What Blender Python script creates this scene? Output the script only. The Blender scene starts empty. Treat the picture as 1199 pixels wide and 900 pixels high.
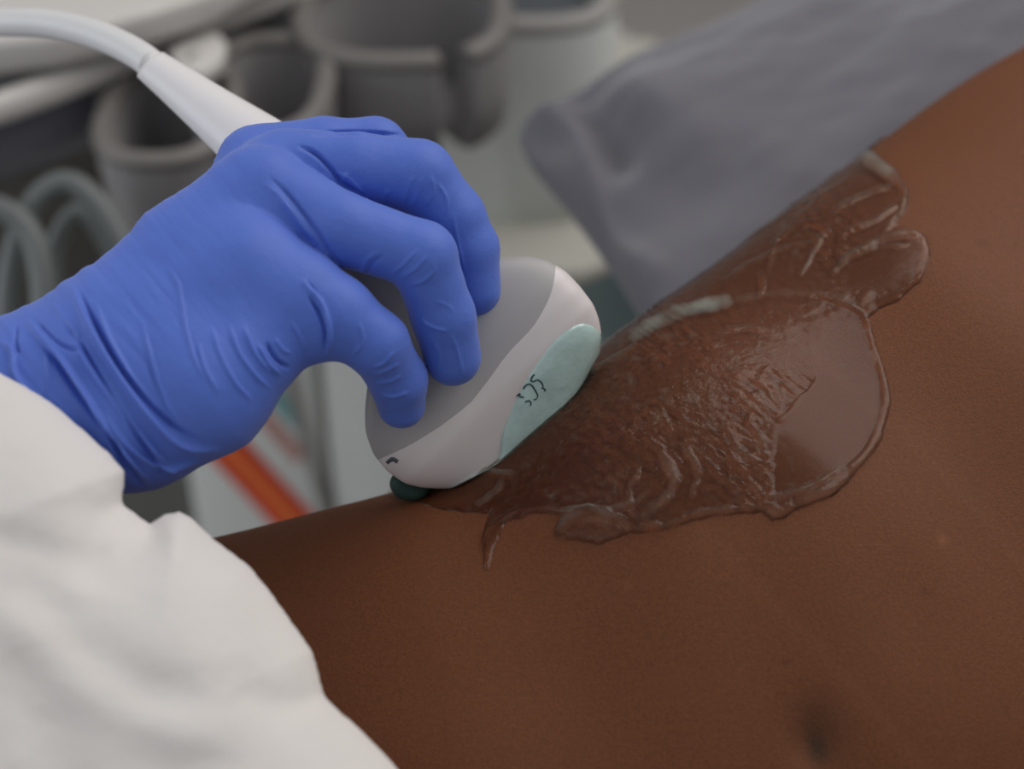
import bpy, bmesh, math, random
import numpy as np
from mathutils import Vector, Matrix
random.seed(4)
rng = np.random.default_rng(7)
C = bpy.context.scene.collection
PI = math.pi

# ------------------------------------------------------------------ camera
LENS = 60.0
FP = LENS / 36.0 * 1199.0
PITCH = math.radians(38.0)
CAM = np.array([0.0, 0.0, 1.45])
RT = np.array([1.0, 0.0, 0.0])
UP = np.array([0.0, math.sin(PITCH), math.cos(PITCH)])
FW = np.array([0.0, math.cos(PITCH), -math.sin(PITCH)])
cd = bpy.data.cameras.new('camera'); cam = bpy.data.objects.new('camera', cd); C.objects.link(cam)
cam.location = CAM; cam.rotation_euler = (PI / 2 - PITCH, 0, 0)
cd.lens = LENS; cd.sensor_width = 36.0; cd.sensor_fit = 'HORIZONTAL'; cd.clip_start = 0.02
cd.dof.use_dof = True; cd.dof.focus_distance = 0.560; cd.dof.aperture_fstop = 5.6
bpy.context.scene.camera = cam

# ------------------------------------------------------------------ world, light, exposure
world = bpy.data.worlds.new('world'); bpy.context.scene.world = world; world.use_nodes = True
world.node_tree.nodes['Background'].inputs[0].default_value = (0.93, 0.96, 1.0, 1)
world.node_tree.nodes['Background'].inputs[1].default_value = 0.27
def area(name, loc, target, sx, sy, power, col):
    l = bpy.data.lights.new(name, 'AREA'); l.shape = 'RECTANGLE'; l.size = sx; l.size_y = sy
    l.energy = power; l.color = col
    o = bpy.data.objects.new(name, l); C.objects.link(o); o.location = loc
    o.rotation_euler = (Vector(target) - Vector(loc)).to_track_quat('-Z', 'Y').to_euler()
    return o
area('ceiling_light', (1.05, 1.1, 2.6), (0.1, 0.5, 1.0), 2.3, 1.8, 35, (1.0, 0.95, 0.90))
area('left_window_light', (-2.2, 0.45, 1.5), (0.0, 1.15, 0.75), 1.6, 1.4, 20, (0.92, 0.96, 1.0))
area('window_light', (-0.9, -0.7, 2.5), (0.0, 0.5, 1.0), 2.4, 1.8, 5.5, (0.95, 0.97, 1.0))
vs = bpy.context.scene.view_settings
vs.view_transform = 'Standard'; vs.look = 'None'; vs.gamma = 1.0; vs.exposure = -0.08
vs.use_curve_mapping = False
bpy.context.scene.cycles.max_bounces = 8
bpy.context.scene.cycles.transparent_max_bounces = 8
bpy.context.scene.cycles.use_denoising = True

# ------------------------------------------------------------------ helpers
def P(px, py, d):                                   # a point of the place at depth d along the view axis
    px = np.asarray(px, float); py = np.asarray(py, float); d = np.asarray(d, float)
    x = (px - 599.5) / FP * d; y = (450 - py) / FP * d
    return CAM + x[..., None] * RT + y[..., None] * UP + d[..., None] * FW
def PZ(px, py, z):                                  # a point of the place on the horizontal plane z
    v = (450 - py) / FP
    return P(px, py, (z - CAM[2]) / (FW[2] + v * UP[2]))
def PY(px, py, y):
    v = (450 - py) / FP
    return P(px, py, y / (FW[1] + v * UP[1]))
def to_cam(p):
    q = p - CAM
    return q @ RT, q @ UP, q @ FW
def to_px(p):
    x, y, d = to_cam(p)
    return 599.5 + x / d * FP, 450 - y / d * FP, d
def K(px, py, d):                                   # camera-metric triple
    return np.array([(px - 599.5) / FP * d, (450 - py) / FP * d, d])
def cam_to_world(k):
    return CAM + k[:, 0:1] * RT + k[:, 1:2] * UP + k[:, 2:3] * FW

def catmull(pts, n):
    pts = np.asarray(pts, float)
    p = np.vstack([2 * pts[0] - pts[1], pts, 2 * pts[-1] - pts[-2]])
    out = []
    u = np.linspace(0, len(pts) - 1, n)
    for t in u:
        i = min(int(t), len(pts) - 2); f = t - i
        a, b, c, d = p[i], p[i + 1], p[i + 2], p[i + 3]
        out.append(0.5 * ((2 * b) + (c - a) * f + (2 * a - 5 * b + 4 * c - d) * f * f + (3 * b - a - 3 * c + d) * f ** 3))
    return np.array(out)

def mesh_np(name, verts, faces, mat=None, parent=None, smooth=True):
    me = bpy.data.meshes.new(name)
    verts = np.asarray(verts, np.float32)
    if isinstance(faces, np.ndarray):
        k = faces.shape[1]
        me.vertices.add(len(verts)); me.vertices.foreach_set('co', verts.ravel())
        me.loops.add(faces.size); me.loops.foreach_set('vertex_index', faces.astype(np.int32).ravel())
        me.polygons.add(len(faces))
        me.polygons.foreach_set('loop_start', np.arange(0, faces.size, k, dtype=np.int32))
        me.polygons.foreach_set('loop_total', np.full(len(faces), k, dtype=np.int32))
        me.update(calc_edges=True); me.validate()
    else:
        me.from_pydata(verts.tolist(), [], faces)
    if smooth: me.shade_smooth()
    o = bpy.data.objects.new(name, me); C.objects.link(o)
    if mat: me.materials.append(mat)
    if parent: o.parent = parent
    return o
def bm_obj(name, bm, mat=None, parent=None, smooth=False):
    me = bpy.data.meshes.new(name)
    bmesh.ops.recalc_face_normals(bm, faces=bm.faces)
    bm.to_mesh(me); bm.free()
    if smooth: me.shade_smooth()
    o = bpy.data.objects.new(name, me); C.objects.link(o)
    if mat: me.materials.append(mat)
    if parent: o.parent = parent
    return o
def empty(name, loc=(0, 0, 0)):
    o = bpy.data.objects.new(name, None); C.objects.link(o); o.empty_display_size = 0.05
    return o
def tag(o, label=None, cat=None, group=None, kind=None):
    if label: o['label'] = label
    if cat: o['category'] = cat
    if group: o['group'] = group
    if kind: o['kind'] = kind
    return o
def grid_faces(nu, nv, close_v=False):
    f = []
    i = np.arange(nu - 1)[:, None]; 
    j = np.arange(nv if close_v else nv - 1)[None, :]
    jn = (j + 1) % nv
    a = i * nv + j; b = i * nv + jn; c = (i + 1) * nv + jn; d = (i + 1) * nv + j
    return np.stack([a, b, c, d], -1).reshape(-1, 4)
def box_pts(bm, corners8):                          # bottom 4 then top 4, same order
    vs_ = [bm.verts.new(Vector(c)) for c in corners8]
    for f in ((0, 1, 2, 3), (4, 5, 6, 7), (0, 1, 5, 4), (1, 2, 6, 5), (2, 3, 7, 6), (3, 0, 4, 7)):
        bm.faces.new([vs_[i] for i in f])
    return vs_
def prism(name, poly, z0, z1, mat, parent=None, bevel=0.0, seg=3, smooth=True):
    bm = bmesh.new()
    lo = [bm.verts.new((x, y, z0)) for x, y in poly]; hi = [bm.verts.new((x, y, z1)) for x, y in poly]
    n = len(poly)
    bm.faces.new(lo); bm.faces.new(hi)
    for i in range(n): bm.faces.new((lo[i], lo[(i + 1) % n], hi[(i + 1) % n], hi[i]))
    bmesh.ops.recalc_face_normals(bm, faces=bm.faces)
    if bevel: bmesh.ops.bevel(bm, geom=list(bm.edges), offset=bevel, segments=seg, profile=0.5, affect='EDGES', clamp_overlap=True)
    o = bm_obj(name, bm, mat, parent, smooth=bevel > 0)
    return o
def box(name, x0, x1, y0, y1, z0, z1, mat, parent=None, bevel=0.0):
    return prism(name, [(x0, y0), (x1, y0), (x1, y1), (x0, y1)], z0, z1, mat, parent, bevel)
def sweep(name, pts, ra, rb, mat, parent=None, n=160, m=20, cap=True, side=None):
    """tube through world points; ra/rb half-sizes (scalar or per-point lists)"""
    pts = np.asarray(pts, float)
    ra = np.full(len(pts), ra) if np.isscalar(ra) else np.asarray(ra, float)
    rb = np.full(len(pts), rb) if np.isscalar(rb) else np.asarray(rb, float)
    q = catmull(np.column_stack([pts, ra, rb]), n)
    c = q[:, :3]; T = np.gradient(c, axis=0); T /= np.linalg.norm(T, axis=1)[:, None]
    s = np.array(side if side is not None else (0, 0, 1.0))
    A = s - (T @ s)[:, None] * T; A /= np.linalg.norm(A, axis=1)[:, None]
    B = np.cross(T, A)
    th = np.linspace(0, 2 * PI, m, endpoint=False)
    V = c[:, None] + q[:, 3][:, None, None] * np.cos(th)[None, :, None] * A[:, None] + q[:, 4][:, None, None] * np.sin(th)[None, :, None] * B[:, None]
    V = V.reshape(-1, 3); F = [tuple(f) for f in grid_faces(n, m, True)]
    if cap:
        F.append(tuple(range(m))[::-1]); F.append(tuple(range((n - 1) * m, n * m)))
    return mesh_np(name, V, F, mat, parent)

def surface_nets(F, org, h):
    """F[x,y,z] negative inside; returns verts and quads"""
    S = F < 0
    nx, ny, nz = F.shape
    cs = [(i, j, k) for i in (0, 1) for j in (0, 1) for k in (0, 1)]
    cnt = np.zeros((nx - 1, ny - 1, nz - 1), np.int8)
    for i, j, k in cs: cnt += S[i:nx - 1 + i, j:ny - 1 + j, k:nz - 1 + k]
    act = (cnt > 0) & (cnt < 8)
    idx = np.argwhere(act)
    vid = np.full(act.shape, -1, np.int32); vid[act] = np.arange(len(idx))
    acc = np.zeros((len(idx), 3)); num = np.zeros(len(idx))
    for a in range(8):
        for b in range(a + 1, 8):
            ca, cb = np.array(cs[a]), np.array(cs[b])
            if np.abs(ca - cb).sum() != 1: continue
            fa = F[tuple((idx + ca).T)]; fb = F[tuple((idx + cb).T)]
            m = (fa < 0) != (fb < 0)
            t = np.where(m, fa / np.where(m, fa - fb, 1), 0)
            acc += np.where(m[:, None], ca + t[:, None] * (cb - ca), 0); num += m
    V = np.asarray(org) + (idx + acc / num[:, None]) * h
    Q = []
    for ax in range(3):
        o1, o2 = [(1, 2), (2, 0), (0, 1)][ax]
        sl0 = [slice(1, -1)] * 3; sl1 = [slice(1, -1)] * 3
        sl0[ax] = slice(0, F.shape[ax] - 1); sl1[ax] = slice(1, F.shape[ax])
        s0 = S[tuple(sl0)]; s1 = S[tuple(sl1)]
        e = np.argwhere(s0 != s1)
        base = e.copy(); base[:, o1] += 1; base[:, o2] += 1
        u = np.zeros(3, int); u[o1] = 1; v = np.zeros(3, int); v[o2] = 1
        c0 = vid[tuple((base).T)]; c1 = vid[tuple((base - u).T)]
        c2 = vid[tuple((base - u - v).T)]; c3 = vid[tuple((base - v).T)]
        q = np.stack([c0, c1, c2, c3], 1)
        inside_first = s0[tuple(e.T)]
        q[~inside_first] = q[~inside_first][:, ::-1]
        Q.append(q)
    return V, np.vstack(Q)
def smin(a, b, k):
    h = np.clip(0.5 + 0.5 * (b - a) / k, 0, 1)
    return b * (1 - h) + a * h - k * h * (1 - h)
def noise_np(x, y, seed, octaves=3):
    """smooth value noise in 2-D, range about -1..1"""
    r = np.random.default_rng(seed); out = 0; amp = 1.0; tot = 0
    T = r.random((256, 256)) * 2 - 1
    for o in range(octaves):
        xi = np.floor(x).astype(int); yi = np.floor(y).astype(int); fx = x - xi; fy = y - yi
        fx = fx * fx * (3 - 2 * fx); fy = fy * fy * (3 - 2 * fy)
        g = lambda a, b: T[(a + 37 * o) % 256, (b + 91 * o) % 256]
        out = out + amp * ((g(xi, yi) * (1 - fx) + g(xi + 1, yi) * fx) * (1 - fy) + (g(xi, yi + 1) * (1 - fx) + g(xi + 1, yi + 1) * fx) * fy)
        tot += amp; amp *= 0.5; x = x * 2.03 + 11.3; y = y * 2.03 + 5.7
    return out / tot
def poly_dist(x, y, poly, closed=False):
    """distance to a polyline plus parameter 0..1 along it and the signed side"""
    best = np.full(x.shape, 1e9); par = np.zeros(x.shape); sgn = np.zeros(x.shape)
    p = np.asarray(poly, float)
    if closed: p = np.vstack([p, p[0]])
    L = np.linalg.norm(np.diff(p, axis=0), axis=1); cum = np.concatenate([[0], np.cumsum(L)])
    for i in range(len(p) - 1):
        a, b = p[i], p[i + 1]; ab = b - a
        t = np.clip(((x - a[0]) * ab[0] + (y - a[1]) * ab[1]) / (ab @ ab + 1e-12), 0, 1)
        dx = x - a[0] - t * ab[0]; dy = y - a[1] - t * ab[1]; d = np.hypot(dx, dy)
        m = d < best; best = np.where(m, d, best); par = np.where(m, (cum[i] + t * L[i]) / cum[-1], par)
        sgn = np.where(m, ab[0] * dy - ab[1] * dx, sgn)
    return best, par, sgn
def inside_poly(x, y, poly):
    p = np.asarray(poly, float); res = np.zeros(x.shape, bool); j = len(p) - 1
    for i in range(len(p)):
        c = ((p[i, 1] > y) != (p[j, 1] > y)) & (x < (p[j, 0] - p[i, 0]) * (y - p[i, 1]) / (p[j, 1] - p[i, 1] + 1e-12) + p[i, 0])
        res ^= c; j = i
    return res

# ------------------------------------------------------------------ materials
def srgb(r, g, b):
    f = lambda c: ((c / 255 + 0.055) / 1.055) ** 2.4 if c / 255 > 0.04045 else c / 255 / 12.92
    return (f(r), f(g), f(b), 1)
def mat(name, col, rough=0.5, spec=0.5, noise=0.06, nscale=40, bump=0.0, bscale=200, metallic=0.0, sss=0.0, sssr=(1, .3, .15), coat=0.0, sheen=0.0):
    m = bpy.data.materials.new(name); m.use_nodes = True; nt = m.node_tree; N = nt.nodes; L = nt.links
    b = N['Principled BSDF']; b.inputs['Roughness'].default_value = rough
    b.inputs['Specular IOR Level'].default_value = spec; b.inputs['Metallic'].default_value = metallic
    if coat: b.inputs['Coat Weight'].default_value = coat
    if sheen: b.inputs['Sheen Weight'].default_value = sheen
    if sss:
        b.inputs['Subsurface Weight'].default_value = sss; b.inputs['Subsurface Radius'].default_value = sssr
        b.inputs['Subsurface Scale'].default_value = 0.003
    tc = N.new('ShaderNodeTexCoord'); nz = N.new('ShaderNodeTexNoise'); nz.inputs['Scale'].default_value = nscale
    nz.inputs['Detail'].default_value = 4
    L.new(tc.outputs['Object'], nz.inputs['Vector'])
    mx = N.new('ShaderNodeMix'); mx.data_type = 'RGBA'
    c = col
    mx.inputs[6].default_value = tuple(max(0, v * (1 - noise)) for v in c[:3]) + (1,)
    mx.inputs[7].default_value = tuple(min(1, v * (1 + noise)) for v in c[:3]) + (1,)
    L.new(nz.outputs['Fac'], mx.inputs[0]); L.new(mx.outputs[2], b.inputs['Base Color'])
    if bump:
        n2 = N.new('ShaderNodeTexNoise'); n2.inputs['Scale'].default_value = bscale; n2.inputs['Detail'].default_value = 3
        L.new(tc.outputs['Object'], n2.inputs['Vector'])
        bp = N.new('ShaderNodeBump'); bp.inputs['Strength'].default_value = bump; bp.inputs['Distance'].default_value = 0.001
        L.new(n2.outputs['Fac'], bp.inputs['Height']); L.new(bp.outputs[0], b.inputs['Normal'])
    return m, b, mx
def simple(*a, **k): return mat(*a, **k)[0]

M_glove, gb, _ = mat('nitrile_glove', (0.085, 0.165, 0.60, 1), rough=0.55, spec=0.32, noise=0.03, nscale=60, bump=0.12, bscale=900, sheen=0.15)
M_gown = simple('gown_fabric', (0.73, 0.70, 0.68, 1), rough=0.85, spec=0.2, noise=0.03, nscale=30, bump=0.25, bscale=260)
M_cuff = M_gown
M_white = simple('white_plastic', (0.80, 0.78, 0.79, 1), rough=0.38, noise=0.02)
M_cable = simple('white_cable', (0.74, 0.74, 0.75, 1), rough=0.42, noise=0.02)
M_head = simple('white_housing', (0.70, 0.65, 0.65, 1), rough=0.35, noise=0.03)
M_grey = simple('grey_handle', (0.40, 0.385, 0.385, 1), rough=0.5, noise=0.02)
M_lens = simple('teal_lens', (0.46, 0.62, 0.59, 1), rough=0.14, noise=0.16, nscale=120, bump=0.8, bscale=110, coat=0.8)
M_ink = simple('dark_ink', (0.03, 0.07, 0.08, 1), rough=0.5)
M_pillow = simple('grey_pillowcase', (0.122, 0.120, 0.142, 1), rough=0.8, spec=0.25, noise=0.05, bump=0.3, bscale=500, sheen=0.3)
M_console = simple('console_pale', (0.62, 0.60, 0.58, 1), rough=0.3, noise=0.02)
M_console_grey = simple('console_grey', (0.30, 0.29, 0.28, 1), rough=0.45)
M_console_dark = simple('console_dark', (0.07, 0.08, 0.09, 1), rough=0.45)
M_skirt = simple('console_skirt', (0.15, 0.155, 0.185, 1), rough=0.35)
M_cup = simple('holder_rubber', (0.17, 0.16, 0.152, 1), rough=0.5, noise=0.04)
M_cupdark = simple('holder_rubber_dark', (0.27, 0.26, 0.265, 1), rough=0.5, noise=0.04)
M_column = simple('column_pale', (0.74, 0.77, 0.75, 1), rough=0.4, noise=0.02)
M_ledge = simple('ledge_pale', (0.50, 0.49, 0.44, 1), rough=0.45, noise=0.02)
M_orange = simple('orange_stripe', (0.85, 0.17, 0.04, 1), rough=0.5)
M_red = simple('red_stripe', (0.72, 0.055, 0.022, 1), rough=0.5)
M_teal = simple('teal_stripe', (0.17, 0.40, 0.42, 1), rough=0.5)
M_pink = simple('pink_stripe', (0.55, 0.30, 0.27, 1), rough=0.5)
M_brown = simple('dark_brown_panel', (0.075, 0.068, 0.058, 1), rough=0.6)
M_hose = simple('grey_hose', (0.13, 0.145, 0.145, 1), rough=0.45)
M_floor = simple('floor_vinyl', (0.42, 0.39, 0.37, 1), rough=0.5, noise=0.05, nscale=6)
M_wall = simple('wall_paint', (0.42, 0.40, 0.38, 1), rough=0.8, noise=0.02, nscale=4)
M_sheet = simple('green_grey_sheet', (0.16, 0.20, 0.195, 1), rough=0.85, noise=0.06, bump=0.2)
M_bed = simple('bed_vinyl', (0.10, 0.12, 0.13, 1), rough=0.5)
M_steel = simple('brushed_steel', (0.5, 0.5, 0.5, 1), rough=0.35, metallic=1.0)
M_blob = simple('dark_gel', (0.02, 0.045, 0.038, 1), rough=0.6, spec=.25)

# skin: brown with fine relief, freckles and a tint attribute for marks that belong to the skin
M_skin, sb, smx = mat('skin', (0.150, 0.054, 0.024, 1), rough=0.58, spec=0.16, noise=0.10, nscale=16, sss=0.12)
def skin_nodes():
    nt = M_skin.node_tree; N = nt.nodes; L = nt.links
    tc = [n for n in N if n.type == 'TEX_COORD'][0]
    at = N.new('ShaderNodeAttribute'); at.attribute_name = 'tone'; at.attribute_type = 'GEOMETRY'
    fine = N.new('ShaderNodeTexNoise'); fine.inputs['Scale'].default_value = 900; fine.inputs['Detail'].default_value = 3
    L.new(tc.outputs['Object'], fine.inputs['Vector'])
    fr = N.new('ShaderNodeMapRange'); fr.inputs[1].default_value = .3; fr.inputs[2].default_value = .7
    fr.inputs[3].default_value = .88; fr.inputs[4].default_value = 1.12
    L.new(fine.outputs['Fac'], fr.inputs[0])
    m1 = N.new('ShaderNodeVectorMath'); m1.operation = 'SCALE'
    L.new(smx.outputs[2], m1.inputs[0]); L.new(fr.outputs[0], m1.inputs['Scale'])
    m2 = N.new('ShaderNodeVectorMath'); m2.operation = 'MULTIPLY'
    L.new(m1.outputs[0], m2.inputs[0]); L.new(at.outputs['Color'], m2.inputs[1])
    L.new(m2.outputs[0], sb.inputs['Base Color'])
    vo = N.new('ShaderNodeTexVoronoi'); vo.inputs['Scale'].default_value = 1500
    L.new(tc.outputs['Object'], vo.inputs['Vector'])
    nb = N.new('ShaderNodeTexNoise'); nb.inputs['Scale'].default_value = 700; nb.inputs['Detail'].default_value = 4
    L.new(tc.outputs['Object'], nb.inputs['Vector'])
    ad = N.new('ShaderNodeMath'); ad.operation = 'ADD'
    L.new(vo.outputs['Distance'], ad.inputs[0]); L.new(nb.outputs['Fac'], ad.inputs[1])
    bp = N.new('ShaderNodeBump'); bp.inputs['Strength'].default_value = 0.35; bp.inputs['Distance'].default_value = 0.0003
    L.new(ad.outputs[0], bp.inputs['Height']); L.new(bp.outputs[0], sb.inputs['Normal'])
skin_nodes()

def gel_material():
    m = bpy.data.materials.new('clear_gel'); m.use_nodes = True; nt = m.node_tree; N = nt.nodes; L = nt.links
    N.remove(N['Principled BSDF']); out = N['Material Output']
    tr = N.new('ShaderNodeBsdfTransparent'); tr.inputs[0].default_value = (1.0, 0.94, 0.89, 1)
    gl = N.new('ShaderNodeBsdfGlossy'); gl.inputs['Roughness'].default_value = 0.17; gl.inputs[0].default_value = (1, 1, 1, 1)
    fr = N.new('ShaderNodeFresnel'); fr.inputs['IOR'].default_value = 1.28
    at = N.new('ShaderNodeAttribute'); at.attribute_name = 'milk'
    df = N.new('ShaderNodeBsdfDiffuse'); df.inputs[0].default_value = (0.34, 0.36, 0.31, 1)
    tc = N.new('ShaderNodeTexCoord'); nz = N.new('ShaderNodeTexNoise'); nz.inputs['Scale'].default_value = 380; nz.inputs['Detail'].default_value = 4
    L.new(tc.outputs['Object'], nz.inputs['Vector'])
    ag = N.new('ShaderNodeAttribute'); ag.attribute_name = 'rough'
    bp = N.new('ShaderNodeBump'); bp.inputs['Distance'].default_value = 0.0012
    L.new(nz.outputs['Fac'], bp.inputs['Height']); L.new(ag.outputs['Fac'], bp.inputs['Strength'])
    L.new(bp.outputs[0], gl.inputs['Normal']); L.new(bp.outputs[0], fr.inputs['Normal'])
    m1 = N.new('ShaderNodeMixShader'); L.new(at.outputs['Fac'], m1.inputs[0]); L.new(tr.outputs[0], m1.inputs[1]); L.new(df.outputs[0], m1.inputs[2])
    m2 = N.new('ShaderNodeMixShader'); L.new(fr.outputs[0], m2.inputs[0]); L.new(m1.outputs[0], m2.inputs[1]); L.new(gl.outputs[0], m2.inputs[2])
    L.new(m2.outputs[0], out.inputs[0])
    return m
M_gel = gel_material()

# ------------------------------------------------------------------ the setting
def quad(name, pts, mt, thick):
    pass
s = box('floor', -3.5, 3.5, -2.5, 4.0, -0.05, 0.0, M_floor); tag(s, kind='structure')
s = box('wall_back', -3.5, 3.5, 4.0, 4.1, 0.0, 2.9, M_wall); tag(s, kind='structure')
s = box('wall_left', -3.6, -3.5, -2.5, 4.1, 0.0, 2.9, M_wall); tag(s, kind='structure')
s = box('baseboard_back', -3.5, 3.5, 3.98, 4.0, 0.0, 0.10, M_ledge); tag(s, kind='structure')

# ------------------------------------------------------------------ patient's body
RIDGE = [  # px, py, depth, rn (along the silhouette normal), rw (towards the camera)
    (-420, 780, .640, .135, .055), (-160, 712, .632, .138, .060), (60, 668, .620, .140, .066), (255, 628, .610, .142, .073), (370, 599, .607, .144, .078),
    (455, 577, .606, .146, .083), (510, 557, .607, .148, .084), (560, 524, .608, .150, .085), (620, 474, .612, .153, .087), (690, 418, .622, .156, .089),
    (760, 366, .635, .160, .091), (850, 302, .650, .163, .093), (920, 248, .665, .166, .095), (1010, 182, .690, .170, .097),
    (1110, 108, .718, .173, .098), (1199, 55, .745, .175, .099), (1330, -10, .785, .176, .10), (1560, -110, .86, .176, .10), (1900, -230, .97, .170, .10)]
NS = 900
rq = catmull(RIDGE, NS)
RC = P(rq[:, 0], rq[:, 1], rq[:, 2])
_T = np.gradient(RC, axis=0); _T /= np.linalg.norm(_T, axis=1)[:, None]
_V = RC - CAM; _V /= np.linalg.norm(_V, axis=1)[:, None]
_n = np.cross(_T, _V); _n *= np.sign(_n[:, 2:3]); _n /= np.linalg.norm(_n, axis=1)[:, None]
kern = np.hanning(161); kern /= kern.sum()
def smooth1(a, k=kern):
    p = len(k) // 2
    return np.stack([np.convolve(np.pad(a[:, i], p, mode='edge'), k, 'valid') for i in range(a.shape[1])], 1)
_Tm = smooth1(_T); _Tm /= np.linalg.norm(_Tm, axis=1)[:, None]
_w = np.cross(_Tm, _n); _w *= np.sign(-(_w * _V).sum(1))[:, None]; _w /= np.linalg.norm(_w, axis=1)[:, None]

BUMPS = [  # px, py, sx, sy, rotation deg, metres outward
    (800, 470, 150, 90, -35, .0055), (600, 640, 120, 70, -20, -.0030), (1010, 560, 110, 170, -25, .0040), (955, 872, 26, 40, -10, -.0040),
    (905, 760, 70, 170, -15, -.0022), (1120, 380, 90, 150, -35, .0040), (690, 800, 90, 130, 10, -.0040), (430, 760, 130, 110, 10, -.0045), (560, 600, 60, 26, -30, -.0022),
    (1060, 700, 60, 120, -30, -.0018)]
def body_pts(si, th, extra=0.0, bumps=True):
    """si: float index along the ridge, th: angle (0 = silhouette, + towards the camera); arrays of one shape"""
    i0 = np.clip(np.floor(si).astype(int), 0, NS - 2); f = (si - i0)[..., None]
    L = lambda a: a[i0] * (1 - f) + a[i0 + 1] * f
    R, n, w = L(RC), L(_n), L(_w); rn = L(rq[:, 3:4]); rw = L(rq[:, 4:5])
    c = np.cos(th)[..., None]; s = np.sin(th)[..., None]
    e = 0.86
    cc = np.sign(c) * np.abs(c) ** 1.0; ss = np.sign(s) * np.abs(s) ** e
    ss = s * (1 + 0.10 * s * s)
    p = R - rn * n + rn * cc * n + rw * ss * w
    nn = cc * n / rn + ss * w / rw; nn /= np.linalg.norm(nn, axis=-1)[..., None]
    h = np.zeros(th.shape)
    if bumps:
        x, y, d = to_px(p)
        front = np.clip(np.sin(th) * 3, 0, 1)
        for bx, by, sx, sy, r, a in BUMPS:
            r = math.radians(r); dx = x - bx; dy = y - by
            u = dx * math.cos(r) + dy * math.sin(r); v = -dx * math.sin(r) + dy * math.cos(r)
            h = h + a * np.exp(-(u / sx) ** 2 - (v / sy) ** 2) * front
    return p + nn * (h + extra)[..., None], nn
nS, nT = 420, 300
gs, gt = np.meshgrid(np.linspace(0, NS - 1, nS), np.concatenate([np.linspace(-PI, -0.35, 60, endpoint=False), np.linspace(-0.35, 2.2, 200, endpoint=False), np.linspace(2.2, PI, 40, endpoint=False)]), indexing='ij')
bp_, _ = body_pts(gs, gt)
V = bp_.reshape(-1, 3)
F = [tuple(f) for f in grid_faces(nS, nT, True)]
c0 = len(V); V = np.vstack([V, bp_[0].mean(0) - 0.03 * _T[0], bp_[-1].mean(0) + 0.03 * _T[-1]])
for j in range(nT):
    F.append((c0, (j + 1) % nT, j)); F.append((c0 + 1, (nS - 1) * nT + j, (nS - 1) * nT + (j + 1) % nT))
body = mesh_np('person', V, F, M_skin)
bm = bmesh.new(); bm.from_mesh(body.data); bmesh.ops.recalc_face_normals(bm, faces=bm.faces); bm.to_mesh(body.data); bm.free()
tag(body, 'patient with a bare brown torso lying beside the grey pillow, clear gel on the skin', 'person')
x, y, d = to_px(V)
tone = np.ones((len(V), 4), np.float32)
def spot(px, py, sx, sy, rot, col, front=True):
    r = math.radians(rot); dx = x - px; dy = y - py
    u = dx * math.cos(r) + dy * math.sin(r); v = -dx * math.sin(r) + dy * math.cos(r)
    g = np.exp(-(u / sx) ** 2 - (v / sy) ** 2)[:, None]
    tone[:, :3] = tone[:, :3] * (1 - g) + tone[:, :3] * np.array(col) * g
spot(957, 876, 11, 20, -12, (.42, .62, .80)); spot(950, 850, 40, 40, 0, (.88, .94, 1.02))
spot(1104, 632, 5, 6, 0, (1.5, 1.6, 1.7)); spot(1129, 886, 4, 4, 0, (1.35, 1.4, 1.5)); spot(1083, 692, 8, 6, 0, (.8, .8, .9))
spot(735, 685, 5, 5, 0, (1.25, 1.3, 1.3)); spot(1150, 285, 5, 4, 0, (.8, .8, .8)); spot(920, 775, 4, 4, 0, (.75, .75, .8))
ca = body.data.color_attributes.new('tone', 'FLOAT_COLOR', 'POINT'); ca.data.foreach_set('color', tone.ravel())

from mathutils.bvhtree import BVHTree
_bvh = BVHTree.FromPolygons([tuple(v) for v in V.tolist()], F)
def on_body(px, py, off=0.0):
    tgt = P(px, py, 1.0); dr = Vector(tgt - CAM).normalized()
    loc, nor, idx, dist = _bvh.ray_cast(Vector(CAM), dr)
    if loc is None: return None
    if nor.dot(dr) > 0: nor = -nor
    return np.array(loc + nor * off), np.array(nor)

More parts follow.
